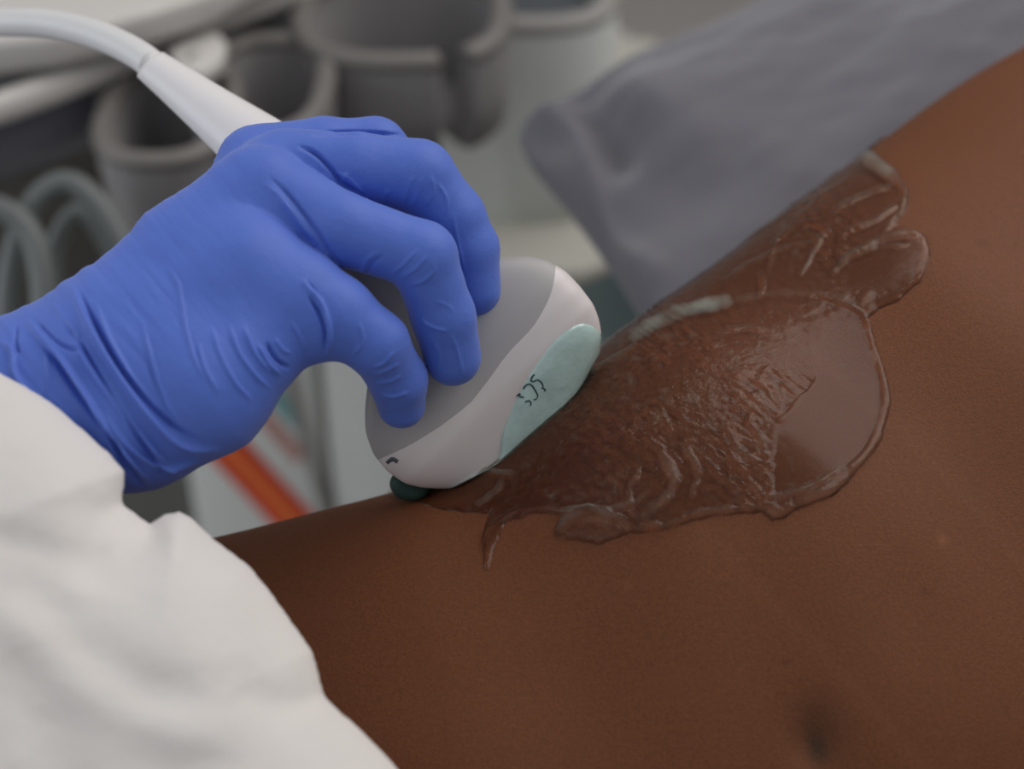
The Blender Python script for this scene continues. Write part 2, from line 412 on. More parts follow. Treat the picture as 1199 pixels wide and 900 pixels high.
# ------------------------------------------------------------------ gel
GEL = [(452, 583), (500, 592), (545, 600), (574, 600), (566, 632), (570, 664), (578, 640), (590, 612), (625, 602), (656, 604), (650, 622), (662, 634), (700, 636), (722, 630),
       (736, 622), (775, 622), (806, 612), (832, 603), (893, 597), (905, 609), (935, 598), (975, 578), (1008, 548), (1034, 512), (1043, 472), (1036, 432), (1024, 402), (1017, 372),
       (1052, 352), (1078, 330), (1091, 302), (1086, 278), (1062, 268), (1046, 262), (1062, 240), (1063, 222), (1050, 200), (1030, 186), (1008, 170), (930, 215), (840, 285), (740, 360), (660, 420), (600, 460), (520, 520), (452, 560)]
RIMS = [  # polyline, half-width px, height m, milk
    ([(1013, 352), (1020, 380), (1030, 402), (1037, 436), (1040, 470), (1032, 508), (1006, 545), (972, 573), (935, 592), (905, 602)], 10, .0016, .05),
    ([(893, 592), (860, 598), (832, 600), (800, 606)], 5, .0015, .05),
    ([(893, 590), (884, 570), (872, 556)], 4, .0010, .0),
    ([(900, 583), (940, 574), (985, 550)], 4, .0014, .10),
    ([(745, 395), (775, 378), (815, 364), (850, 356)], 10, .0009, .55),
    ([(850, 356), (900, 347), (950, 346), (990, 352), (1015, 366)], 5, .0004, .07),
    ([(965, 350), (1000, 362), (1018, 385), (1022, 408)], 3, .0012, .05),
    ([(1010, 186), (1032, 196), (1048, 208)], 12, .0016, .30),
    ([(1048, 208), (1062, 226), (1056, 252), (1036, 272)], 5, .0018, .10),
    ([(975, 252), (1010, 232), (1040, 222)], 4, .0012, .10),
    ([(985, 278), (1020, 262), (1048, 245)], 4, .0012, .05),
    ([(975, 318), (1010, 292), (1050, 276), (1086, 276)], 5, .0014, .10),
    ([(938, 322), (955, 295), (968, 275)], 3, .0010, .10),
    ([(893, 325), (892, 345)], 5, .0014, .0),
    ([(905, 290), (925, 270), (960, 262)], 4, .0010, .0),
    ([(1088, 285), (1086, 310), (1060, 338), (1018, 362)], 3, .0010, .0),
    ([(640, 630), (665, 612), (690, 600), (722, 606), (735, 618)], 7, .0026, .10),
    ([(655, 600), (690, 598), (712, 612)], 5, .0022, .20),
    ([(755, 612), (775, 618), (806, 608)], 6, .0024, .05),
    ([(757, 600), (778, 585), (790, 560), (775, 535)], 7, .0018, .10),
    ([(740, 600), (738, 575), (750, 545)], 5, .0014, .05),
    ([(470, 575), (510, 566), (545, 553), (600, 556)], 4, .0018, .35),
    ([(560, 590), (585, 575), (590, 563)], 4, .0012, .15),
    ([(568, 660), (566, 632), (577, 615), (612, 596)], 3, .0010, .0),
    ([(690, 440), (712, 428), (745, 408)], 4, .0012, .15),
    ([(870, 470), (882, 480), (878, 500), (900, 520)], 4, .0012, .0),
    ([(905, 505), (930, 478), (962, 440)], 3, .0008, .05),
    ([(850, 330), (900, 300), (960, 285)], 3, .0007, .08), ([(880, 250), (930, 225), (980, 205)], 3, .0008, .12), ([(900, 318), (912, 285), (935, 262)], 3, .0008, .05),
    ([(1000, 208), (960, 235), (930, 262)], 3, .0008, .08), ([(828, 312), (870, 285), (930, 248)], 3, .0007, .10), ([(1000, 300), (1030, 290), (1060, 288)], 3, .0006, .1),
    ([(830, 395), (870, 385), (910, 392)], 4, .0006, .05), ([(800, 520), (815, 548), (812, 580)], 4, .0009, .08), ([(700, 600), (740, 590), (760, 575)], 4, .0009, .08), ([(850, 500), (868, 530), (905, 548)], 3, .0008, .05),
    ([(860, 560), (900, 540), (905, 500)], 3, .0008, .0)]
FLAT = [[(905, 585), (900, 520), (930, 480), (965, 440), (1010, 460), (1028, 490), (1005, 535), (960, 565)],
        [(985, 345), (1000, 305), (1040, 282), (1080, 285), (1082, 305), (1050, 335)]]
WRINKLE = [(740, 490, 90, 70), (850, 470, 90, 60), (780, 430, 120, 60), (690, 560, 90, 50), (900, 540, 60, 60), (760, 380, 80, 40), (950, 275, 55, 50)]
i_lo = int(np.argmin(np.abs(rq[:, 0] - 400))); i_hi = int(np.argmin(np.abs(rq[:, 0] - 1180)))
gs, gt = np.meshgrid(np.linspace(i_lo, i_hi, 640), np.linspace(-0.30, 1.75, 560), indexing='ij')
g0, gn = body_pts(gs, gt)
gx, gy, gd = to_px(g0)
wob = 4.5 * noise_np(gx / 26, gy / 26, 3, 3)
dd, _, _ = poly_dist(gx, gy, GEL, True)
ins = inside_poly(gx, gy, GEL)
ins |= (gt <= 0.0) & inside_poly(gx, gy - 10, GEL)
sd = np.where(ins, dd, -dd) + wob
behind = gt < 0.0                                    # the film runs over the ridge
sd = np.where(behind, np.minimum(np.where(ins | (dd < 25), 30, -5), 30 - 110 * np.abs(gt)) - np.where(gx > 700, 0, 99), sd)
base = 0.0011 * np.clip(sd / 7, 0, 1) ** 0.5
h = base.copy(); milk = np.zeros(gx.shape); rough = np.full(gx.shape, .30)
wr = np.zeros(gx.shape)
for wx, wy, a, b in WRINKLE: wr = np.maximum(wr, np.exp(-((gx - wx) / a) ** 2 - ((gy - wy) / b) ** 2))
flat = np.zeros(gx.shape)
for fp in FLAT:
    fd, _, _ = poly_dist(gx, gy, fp, True); fi = inside_poly(gx, gy, fp)
    flat = np.maximum(flat, np.clip(np.where(fi, fd, -fd) / 6 + .5, 0, 1))
patch = np.clip(noise_np(gx / 55 + 7, gy / 45 + 7, 77, 2) * 1.9 + .45, .12, 1)
n1 = noise_np((gx * .8 + gy * .6) / 22, (-gx * .6 + gy * .8) / 7, 11, 3)
n2 = noise_np((gx * .95 - gy * .3) / 14, (gx * .3 + gy * .95) / 7, 12, 3)
ridg = 1 - np.abs(n1) * 2.2
h += (1 - flat) * base / .0011 * np.clip((gx - 540) / 220, .25, 1) * patch * (0.00065 * np.clip(ridg, 0, 1) * (.2 + wr) + 0.00033 * n2 * (.3 + wr))
for pl, hw, ht, mk in RIMS:
    pd, pt_, _ = poly_dist(gx + 2.5 * noise_np(gx / 12, gy / 12, 5, 2), gy + 2.5 * noise_np(gx / 12, gy / 12, 6, 2), catmull(np.array(pl, float), 24))
    k = np.clip(.75 + .6 * noise_np(gx / 17, gy / 17, 8, 2), .2, 1.2) * np.clip(1 - (pd / hw) ** 2, 0, 1) ** 0.9 * np.sqrt(np.clip(pt_ * 6, 0.25, 1) * np.clip((1 - pt_) * 6, 0.25, 1))
    h = np.where(sd > -2, h + ht * 0.75 * k, h)
    milk = np.maximum(milk, mk * k)
rough = .03 + .34 * wr * (1 - flat) + .16 * (1 - flat) + .30 * np.exp(-((gx - 735) / 95) ** 2 - ((gy - 500) / 80) ** 2)
blend = np.clip(noise_np(gx / 9, gy / 9, 21, 2) * 1.4 - .4, 0, 1) * np.clip(wr + .2, 0, 1) * .12
milk = np.maximum(milk, blend)
keep = sd > -1.0
h = np.where(sd > 0, np.maximum(h, 0.00006), -0.0002)
# open sheet on the skin, closed by dipping below the skin at its outline
gp = g0 + gn * h[..., None]
nu, nv = gx.shape
fac = grid_faces(nu, nv)
kf = keep.ravel()[fac].any(1)
fac = fac[kf]
used = np.unique(fac); remap = np.full(nu * nv, -1); remap[used] = np.arange(len(used))
gel = mesh_np('ultrasound_gel', gp.reshape(-1, 3)[used], remap[fac], M_gel)
a1 = gel.data.attributes.new('milk', 'FLOAT', 'POINT'); a1.data.foreach_set('value', milk.ravel()[used].astype(np.float32))
a2 = gel.data.attributes.new('rough', 'FLOAT', 'POINT'); a2.data.foreach_set('value', rough.ravel()[used].astype(np.float32))
tag(gel, 'clear glossy gel smeared in wrinkled patches over the brown skin', 'gel', kind='stuff')
# dark bead of gel squeezed out below the corner of the transducer head
def ellipsoid(name, c, r, mt, parent=None, rot=None, jitter=0.0, seg=28):
    bm = bmesh.new(); bmesh.ops.create_uvsphere(bm, u_segments=seg, v_segments=seg // 2, radius=1)
    for v in bm.verts:
        k = 1 + jitter * math.sin(v.co.x * 4 + 1) * math.cos(v.co.z * 3)
        q = Vector((v.co.x * r[0] * k, v.co.y * r[1] * k, v.co.z * r[2] * k))
        if rot is not None: q = rot @ q
        v.co = q + Vector(c)
    return bm_obj(name, bm, mt, parent, smooth=True)
bead = ellipsoid('gel_bead', P(481, 566, .586), (.0074, .007, .0050), M_blob, jitter=.08)
tag(bead, 'dark green bead of gel under the lower left corner of the transducer', 'gel')

# ------------------------------------------------------------------ ultrasound transducer
probe = empty('ultrasound_transducer')
tag(probe, 'grey and white ultrasound transducer with a teal lens, held in the blue glove', 'medical probe')
D0 = .577; G = D0 / FP
O_ = np.array([570., 440.]); Aa = np.array([.69, .724]); Ww = np.array([.724, -.69])
ST = np.array([  # a, half width px, half thickness m, w centre, depth
    (-535, 21, .0062, -34, .628), (-500, 25, .0075, -28, .622), (-450, 31, .0092, -20, .614), (-400, 38, .0112, -12, .607), (-380, 41, .0120, -9, .604), (-300, 44, .0130, -4, .597), (-220, 46, .0135, 0, .590),
    (-160, 50, .0138, 0, .584), (-125, 68, .0138, 0, .580), (-100, 95, .0135, 0, .578), (-84, 113, .0132, 0, .577), (-70, 130, .0130, 0, .577), (-50, 146, .0130, -2, .577), (-25, 155, .0130, -4, .577),
    (0, 156, .0128, -5, .578), (25, 152, .0122, -4, .580), (42, 143, .0116, -2, .583), (58, 130, .0108, 0, .586), (75, 112, .010, 0, .589), (100, 80, .009, 0, .593)])
STX = np.linspace(-545, 100, 1300); _k = np.hanning(41); _k /= _k.sum()
STS = {i: np.convolve(np.pad(np.interp(STX, ST[:, 0], ST[:, i]), 20, mode='edge'), _k, 'valid') for i in (1, 2, 3, 4)}
def st(a):
    return [np.interp(a, STX, STS[i]) for i in (1, 2, 3, 4)]
def probe_pt(a, u, tq, shrink=1.0):
    """a: along (px units), u: -1..1 across, tq: -1..1 thickness (+ towards camera)"""
    hw, ht, wc, dc = st(a)
    w = wc + u * hw; q = O_[:, None] + Aa[:, None] * a + Ww[:, None] * w
    X = (q[0] - 599.5) * G; Y = (450 - q[1]) * G
    k = dc / D0
    d = dc - tq * ht * shrink
    return np.stack([X * k, Y * k, d], -1)          # camera metric
m_ = 96
ph = np.linspace(0, 2 * PI, m_, endpoint=False)
def se(c, e): return np.sign(c) * np.abs(c) ** e
def section(e): return se(np.cos(ph), e), se(np.sin(ph), e)
def loft(name, afun, mt, rows, e0=.75, e1=.75, cap0=False, cap1=False, groove0=0, swell=0.0):
    V = []
    for r in rows:
        e = e0 + (e1 - e0) * r; U, Tq = section(e)
        a = afun(r, U)
        V.append(cam_to_world(probe_pt(a, U, Tq, 1 + swell * math.sin(PI * min(1, r)) )))
    V = np.array(V); n = len(V); F = [tuple(f) for f in grid_faces(n, m_, True)]
    V = V.reshape(-1, 3)
    if cap0: F.append(tuple(range(m_)))
    if cap1: F.append(tuple(range((n - 1) * m_, n * m_))[::-1])
    o = mesh_np(name, V, F, mt, probe)
    bm = bmesh.new(); bm.from_mesh(o.data); bmesh.ops.recalc_face_normals(bm, faces=bm.faces); bm.to_mesh(o.data); bm.free()
    return o
def sm_interp(xs, ys):
    xx = np.linspace(-1, 1, 400); yy = np.interp(xx, xs, ys); k = np.hanning(61); k /= k.sum()
    yy = np.convolve(np.pad(yy, 30, mode='reflect', reflect_type='odd'), k, 'valid')
    return lambda u: np.interp(u, xx, yy)
a_b = sm_interp([-1, -.76, -.47, -.15, .05, .27, .54, .78, 1], [-17, -4, 6, 11, 4, -2, -3, -15, -38])
a_t = sm_interp([-1, -.6, -.45, -.28, 0, .3, .6, .85, 1], [66, 82, 77, 62, 46, 32, 24, 30, 58])
a_f = lambda u: 64 + 30 * (1 - u * u)
R01 = np.linspace(0, 1, 40)
loft('strain_relief', lambda r, U: -535 + 175 * r + 0 * U, M_white, R01, 1.0, .95, cap0=True, cap1=True)
loft('handle', lambda r, U: -361 + (a_b(U) - (-361)) * r, M_grey, np.linspace(0, 1, 90), .95, .62, cap0=True)
loft('housing', lambda r, U: a_b(U) + (a_t(U) - a_b(U)) * r, M_head, R01, .62, .60)
def lens():
    V = []
    U, Tq = section(.60)
    for r in np.linspace(0, 1, 24):
        a = a_t(U) + (a_f(U) - a_t(U)) * r
        sw = 1 + .17 * math.sin(PI * r) ** .55
        V.append(cam_to_world(probe_pt(a, U, Tq, sw)))
    for r in np.linspace(.2, 1, 6):
        a = a_f(U) + 8 * math.sin(r * PI / 2)
        V.append(cam_to_world(probe_pt(a, U, Tq * math.cos(r * PI / 2 * .999))))
    V = np.array(V); F = [tuple(f) for f in grid_faces(len(V), m_, True)]
    return mesh_np('lens', V.reshape(-1, 3), F, M_lens, probe)
lens()
def probe_surf(px, py, off=.0002):                  # point of the near broad face under a place on it
    q = np.array([px, py]) - O_; a = q @ Aa; w = q @ Ww
    hw, ht, wc, dc = st(a); u = np.clip((w - wc) / hw, -.999, .999)
    t = (1 - abs(u) ** (1 / .30)) ** .30
    for _ in range(1): pass
    sw = 1.0
    if a > a_t(u): sw = 1 + .17 * math.sin(PI * min(1, (a - a_t(u)) / (a_f(u) - a_t(u)))) ** .55
    d = dc - t * ht * sw - off
    return cam_to_world(K(599.5 + ((px - 599.5) * D0 / d) * d / D0, py, d)[None])[0]
STROKES = [[(625.8, 438.2), (623, 441.5), (622, 445.5), (625, 446.4), (629.5, 444.6), (633.5, 447.2), (635.6, 451.5), (634.2, 455)],
           [(636, 454), (638.5, 456.5), (637, 457.5)],
           [(612.8, 455.6), (615, 451.8), (619, 449.6), (623, 451.4), (627, 457.5), (629.4, 462.6), (628, 466.6), (624.8, 467.6)],
           [(605, 463.6), (608.4, 461), (608.8, 463.8), (613.5, 465)],
           [(615, 470.4), (618.8, 468.8), (621.6, 471.5), (620.6, 475)]]
bmv, bmf = [], []
for sp in STROKES:
    pts = catmull(np.array([probe_surf(*p) for p in sp]), 30)
    T = np.gradient(pts, axis=0); T /= np.linalg.norm(T, axis=1)[:, None]
    S = np.cross(T, FW); S /= np.linalg.norm(S, axis=1)[:, None]
    b0 = len(bmv)
    for i in range(30):
        wd = .00028
        bmv += [pts[i] + S[i] * wd, pts[i] - FW * .00012, pts[i] - S[i] * wd, pts[i] + FW * .0003]
    for i in range(29):
        for k in range(4): bmf.append((b0 + i * 4 + k, b0 + i * 4 + (k + 1) % 4, b0 + i * 4 + 4 + (k + 1) % 4, b0 + i * 4 + 4 + k))
mesh_np('lettering', bmv, bmf, M_ink, probe)
tk = sweep('orientation_mark', [probe_surf(454, 541, -.0004), probe_surf(460, 537, -.0003), probe_surf(466, 540, -.0003)], .0010, .0008, M_console_dark, probe, n=20, m=10)
# cable
cab = [(178, 76, .628), (165, 66, .632), (140, 52, .640), (105, 38, .650), (60, 28, .662), (10, 26, .674), (-50, 28, .69), (-130, 40, .71)]
r0 = 17.5 * .63 / FP
sweep('cable', [P(*c) for c in cab], r0, r0, M_cable, probe, n=120, m=28)

# ------------------------------------------------------------------ the gloved hand
def chain_sdf(X, Y, Z, pts, k=.003):
    F = None
    for (a, b) in zip(pts[:-1], pts[1:]):
        A = K(*a[:3]); B = K(*b[:3]); ra = a[3] * a[2] / FP; rb = b[3] * b[2] / FP
        AB = B - A; L2 = AB @ AB
        t = np.clip(((X - A[0]) * AB[0] + (Y - A[1]) * AB[1] + (Z - A[2]) * AB[2]) / L2, 0, 1)
        d = np.sqrt((X - A[0] - t * AB[0]) ** 2 + (Y - A[1] - t * AB[1]) ** 2 + (Z - A[2] - t * AB[2]) ** 2) - (ra + t * (rb - ra))
        F = d if F is None else smin(F, d, k)
    return F
hst = .00095
lo = np.minimum(K(-170, 620, .49), K(-170, 620, .60)) - .01; lo[2] = .488
hi = np.maximum(K(600, 100, .50), K(600, 100, .65)) + .004; hi[2] = .645
ax = [np.arange(lo[i], hi[i], hst, dtype=np.float32) for i in range(3)]
X, Y, Z = np.meshgrid(*ax, indexing='ij', sparse=True)
palm_parts = [
    [(-200, 590, .535, 110), (20, 490, .533, 96), (110, 450, .532, 92)],
    [(30, 425, .536, 50), (125, 380, .539, 56), (215, 292, .543, 54), (295, 216, .547, 44)],
    [(60, 500, .532, 78), (160, 482, .530, 88), (238, 446, .528, 85), (292, 408, .529, 60), (343, 391, .531, 37)],
    [(170, 400, .536, 80), (285, 315, .537, 62)],
    [(160, 380, .560, 56), (305, 205, .570, 44)]]
palm = None
for pp in palm_parts:
    d = chain_sdf(X, Y, Z, pp, .006); palm = d if palm is None else smin(palm, d, .016)
fingers = [
    ([(300, 322, .533, 60), (350, 346, .531, 54), (392, 369, .531, 47), (441, 402, .534, 37.5), (466, 444, .545, 33.5), (470, 473, .552, 29)], .010),
    ([(318, 226, .545, 48), (400, 268, .538, 43), (494, 299, .538, 40), (519, 370, .546, 37), (530, 418, .553, 34)], .007),
    ([(335, 196, .558, 46), (420, 198, .555, 43), (490, 206, .555, 42), (530, 255, .560, 38), (548, 292, .563, 36), (556, 340, .566, 31)], .006),
    ([(300, 190, .572, 44), (380, 180, .578, 42), (440, 173, .580, 35), (500, 235, .592, 33), (535, 300, .596, 29)], .006),
    ([(210, 370, .575, 50), (300, 290, .612, 42), (390, 330, .625, 36), (460, 400, .622, 31)], .010)]
FF = palm
for fp, k in fingers:
    fd = chain_sdf(X, Y, Z, fp, .0025)
    FF = np.minimum(FF, smin(palm, fd, k))
V, Q = surface_nets(FF, lo, hst)
del FF, palm
W = cam_to_world(V)
_a = W[Q[:, 0]]; _nn = np.cross(W[Q[:, 1]] - _a, W[Q[:, 2]] - _a)
if ((_a * _nn).sum() - (W.mean(0) * _nn).sum()) < 0: Q = Q[:, ::-1].copy()
glove = mesh_np('glove', W, Q, M_glove)
md = glove.modifiers.new('s', 'SMOOTH'); md.factor = .5; md.iterations = 3
md = glove.modifiers.new('u', 'SUBSURF'); md.levels = 1; md.render_levels = 1
dg = bpy.context.evaluated_depsgraph_get(); ev = glove.evaluated_get(dg)
me2 = bpy.data.meshes.new_from_object(ev); glove.modifiers.clear(); glove.data = me2; me2.name = 'glove'
nvt = len(me2.vertices); co = np.empty(nvt * 3, np.float32); me2.vertices.foreach_get('co', co); co = co.reshape(-1, 3).astype(float)
no = np.empty(nvt * 3, np.float32); me2.vertices.foreach_get('normal', no); no = no.reshape(-1, 3).astype(float)
hx, hy, hd = to_px(co)
facing = np.clip(-(no @ FW) * 2.5 + .25, 0, 1)
h = np.zeros(nvt)
FOLDS = [  # polyline, half width px, height m (+ ridge, - groove)
    # wrist folds
    ([(84, 333), (100, 370), (130, 425), (170, 480), (215, 520), (262, 527)], 6, .0018), ([(92, 338), (118, 392), (150, 442), (195, 492), (240, 520)], 5, -.0016),
    ([(60, 352), (85, 385), (100, 420), (135, 470), (175, 520), (215, 560)], 6, .0016), ([(70, 362), (95, 405), (122, 450), (160, 505), (196, 560)], 5, -.0018),
    ([(30, 372), (50, 398), (75, 425), (100, 462), (140, 520), (180, 568)], 6, .0018), ([(36, 385), (62, 415), (85, 450), (120, 500), (160, 565)], 5, -.0020),
    ([(0, 398), (14, 412), (18, 440), (40, 465)], 4, .0012), ([(40, 372), (70, 402), (100, 412)], 3, -.0012),
    ([(20, 380), (19, 400), (22, 415)], 3, -.0014), ([(55, 412), (58, 440), (55, 465)], 3, .0008),
    ([(110, 350), (130, 400), (160, 450), (200, 500)], 6, .0007),
    ([(120, 480), (150, 520), (190, 545), (235, 540)], 5, .0013), ([(128, 500), (152, 545), (170, 572)], 4, -.0014), ([(105, 470), (132, 525), (150, 560)], 4, .0012),
    # long soft folds on the side of the hand
    ([(192, 308), (208, 330), (213, 355), (218, 385), (228, 420), (240, 445)], 3.2, .0008), ([(165, 372), (175, 410), (190, 460), (212, 500)], 3.5, .0008),
    ([(170, 410), (178, 440), (195, 475)], 5, -.0006), ([(232, 400), (240, 430), (256, 460)], 4, .0007), ([(248, 382), (258, 415), (276, 448), (296, 470)], 4, .0008),
    ([(268, 378), (280, 412), (300, 440), (318, 456)], 4, .0009), ([(285, 380), (298, 412), (318, 438)], 4, .0009), ([(302, 402), (314, 425), (330, 440)], 4, .0010),
    ([(312, 400), (324, 420), (340, 432)], 4, -.0016), ([(322, 395), (330, 408), (342, 414)], 3, .0010), ([(340, 375), (352, 395), (360, 415)], 3, .0008),
    # base of the little finger
    ([(354, 326), (376, 355), (386, 385), (385, 415)], 5, .0020), ([(362, 345), (380, 380), (382, 412)], 3.5, -.0018), ([(358, 328), (372, 348), (380, 372)], 5, -.0010),
    ([(420, 375), (425, 400), (412, 418)], 3, .0008), ([(436, 430), (450, 424), (462, 410)], 2.5, .0008), ([(438, 438), (455, 432), (468, 424)], 2.5, .0008), ([(440, 448), (458, 446), (470, 438)], 2.5, .0007), ([(446, 462), (462, 464), (480, 458)], 2.5, .0008),
    # creases between the fingers
    ([(314, 206), (335, 224), (356, 250), (372, 272), (388, 298), (404, 314)], 4.5, -.0014), ([(325, 228), (350, 255), (368, 280)], 3, .0010), ([(306, 212), (330, 232), (352, 262), (366, 280)], 3, .0009),
    ([(348, 170), (368, 178), (385, 195), (402, 215), (430, 232)], 4, -.0022), ([(392, 200), (410, 210), (425, 226)], 2.5, .0007),
    ([(362, 158), (400, 154), (440, 155), (472, 158)], 4, -.0016),
    # ring finger
    ([(442, 295), (428, 308), (423, 328)], 3, .0007), ([(450, 298), (434, 312), (428, 328)], 2.5, -.0008), ([(490, 292), (475, 308), (458, 322)], 2.6, .0006), ([(502, 298), (488, 314), (470, 326)], 2.6, .0006), ([(508, 304), (508, 318), (494, 330), (478, 334)], 2.6, .0007),
    ([(510, 352), (525, 358), (532, 366)], 2.5, .0004), ([(492, 372), (505, 382), (525, 388)], 3, .0008), ([(528, 390), (536, 412), (542, 440)], 3, .0008), ([(505, 395), (515, 415), (512, 435)], 3, .0006),
    # middle finger
    ([(408, 202), (400, 214)], 2.2, .0008), ([(485, 205), (478, 222), (472, 240)], 2.4, .0005), ([(505, 205), (508, 222), (500, 242)], 3, .0007), ([(496, 205), (490, 225), (482, 244)], 2.4, .0005), ([(512, 212), (524, 235), (522, 255)], 2.2, .0007),
    ([(455, 222), (448, 236)], 2.2, .0006), ([(530, 250), (538, 290), (545, 320)], 3, .0006)]
for pl, hw, a in FOLDS:
    soft = hw < 3.1; hw = max(2.0, hw * .72)
    pl = catmull(np.array(pl, float), 20) if len(pl) > 2 else np.array(pl, float)
    m = (hx > pl[:, 0].min() - 3 * hw) & (hx < pl[:, 0].max() + 3 * hw) & (hy > pl[:, 1].min() - 3 * hw) & (hy < pl[:, 1].max() + 3 * hw)
    pd, pt_, sg = poly_dist(hx[m], hy[m], pl)
    taper = np.clip(np.minimum(pt_, 1 - pt_) * 5, 0, 1)
    asym = np.where(sg > 0, pd / hw, pd / (hw * .6))
    h[m] += (1.5 if pl[:, 0].min() < 130 else 1.0) * a * np.exp(-(asym * (.75 if soft else 1)) ** 2) * taper * (facing[m] if pl[:, 0].min() > 110 else np.minimum(1, facing[m] + .6)) * (.62 if soft else 1)
wristm = np.clip((230 - (hx * .8 + (450 - hy) * -.2)) / 120, 0, 1)
along = (hx * .80 - hy * -.60)
h += .0005 * wristm * noise_np((hx * .77 + hy * -.64) / 14 + 40, (hx * .5 + hy * .8) / 90 + 40, 31, 3)
h += .00012 * noise_np(hx / 18 + 60, hy / 18 + 60, 33, 2)
co += no * h[:, None]
me2.vertices.foreach_set('co', co.astype(np.float32).ravel()); me2.update(); me2.shade_smooth()
if not me2.materials: me2.materials.append(M_glove)

# ------------------------------------------------------------------ the white gown sleeve
OUT = [(-260, 350), (-60, 405), (0, 436), (30, 452), (62, 472), (100, 505), (128, 530), (146, 551), (145, 572), (143, 590), (158, 600), (175, 613), (192, 602), (209, 598),
       (225, 606), (252, 632), (292, 662), (318, 694), (345, 732), (366, 762), (374, 790), (379, 812), (398, 832), (425, 856), (450, 882), (480, 915), (540, 990), (600, 1100), (-260, 1100)]
pxs = 3.4
gxs = np.arange(-280, 620, pxs); gys = np.arange(330, 1112, pxs); gds = np.arange(.395, .560, .0016)
PXg, PYg = np.meshgrid(gxs, gys, indexing='ij')
od, _, _ = poly_dist(PXg, PYg, OUT, True); oi = inside_poly(PXg, PYg, OUT)
D2 = np.where(oi, od, -od)
T2 = .034 * np.sqrt(np.clip(1 - (1 - np.clip(D2 / 190, 0, 1)) ** 2, 0, 1)) + np.where(D2 > 0, .0006, 0)
mid = .508 - .030 * np.clip((PYg - 480) / 420, 0, 1.3) - .012 * np.clip((300 - PXg) / 400, 0, 1)
fold = np.zeros(PXg.shape)
GF = [  # polyline, width, amplitude towards the camera
    ([(209, 598), (205, 650), (215, 720), (235, 800), (240, 900)], 55, .0045), ([(145, 590), (120, 640), (105, 700)], 26, -.0050), ([(175, 613), (160, 640), (120, 662), (40, 640), (-40, 620)], 24, -.0050),
    ([(20, 470), (60, 540), (90, 620), (110, 660)], 40, .0035), ([(-40, 640), (40, 690), (90, 760), (180, 815), (300, 830)], 34, -.0060), ([(-60, 700), (40, 740), (100, 800), (200, 850), (330, 862)], 32, .0050),
    ([(0, 760), (60, 860), (80, 960)], 40, -.0035), ([(378, 812), (330, 822), (270, 806)], 22, -.0035), ([(292, 662), (270, 720), (270, 790)], 40, .0025), ([(118, 560), (128, 610), (130, 650)], 12, .0025),
    ([(232, 612), (236, 640)], 8, .0012)]
for pl, wd, a in GF:
    pd, pt_, _ = poly_dist(PXg, PYg, catmull(np.array(pl, float), 24) if len(pl) > 2 else np.array(pl, float))
    fold += a * np.exp(-(pd / wd) ** 2) * np.clip(np.minimum(pt_, 1 - pt_) * 5, .15, 1)
fold = fold * .38 + .0007 * noise_np(PXg / 110 + 9, PYg / 90 + 9, 41, 3)
fade = np.clip(D2 / 22, 0, 1)
front = mid - T2 - fold * fade
back = mid + T2 * .8
SDg = np.maximum(front[..., None] - gds, gds - back[..., None])
SDg = np.maximum(SDg, -(D2 / FP * .5)[..., None])
Vs, Qs = surface_nets(SDg, (0, 0, 0), 1.0)
wpx = gxs[0] + Vs[:, 0] * pxs; wpy = gys[0] + Vs[:, 1] * pxs; wd_ = gds[0] + Vs[:, 2] * .0016
gown = mesh_np('gown_sleeve', P(wpx, wpy, wd_), Qs, M_gown)
bm = bmesh.new(); bm.from_mesh(gown.data)
bmesh.ops.recalc_face_normals(bm, faces=bm.faces)
for _ in range(3): bmesh.ops.smooth_vert(bm, verts=bm.verts, factor=.5, use_axis_x=True, use_axis_y=True, use_axis_z=True)
bm.to_mesh(gown.data); bm.free(); gown.data.shade_smooth()
clin = empty('person.001')
tag(clin, 'clinician in a white gown and blue nitrile glove pressing the transducer on the skin', 'person')
glove.parent = clin; gown.parent = clin

# ------------------------------------------------------------------ bed, sheet, pillow
AX = np.array([.76, .65]); PX2 = np.array([-.65, .76])
def bedpoly(o, a0, a1, b0, b1): return [tuple(o + AX * a + PX2 * b) for a, b in ((a0, b0), (a1, b0), (a1, b1), (a0, b1))]
bo = np.array([.07, .714])
zb = float(body.data.vertices[0].co.z)
zs = np.array([v.co.z for v in body.data.vertices])
ZB = float(zs.min()) - .0005
bed = empty('examination_bed'); tag(bed, 'examination bed with a dark vinyl mattress under the patient', 'bed')
bedp = prism('mattress', bedpoly(bo, -.95, 1.0, -.66, -.01), ZB - .10, ZB, M_bed, bed, bevel=.02)
prism('bed_frame', bedpoly(bo, -.9, .95, -.62, -.05), ZB - .16, ZB - .10, M_steel, bed, bevel=.008)
for a in (-.8, .85):
    for b in (-.56, -.10):
        c = bo + AX * a + PX2 * b
        prism('leg', [tuple(c + AX * i + PX2 * j) for i, j in ((-.025, -.025), (.025, -.025), (.025, .025), (-.025, .025))], 0, ZB - .16, M_steel, bed, bevel=.004)

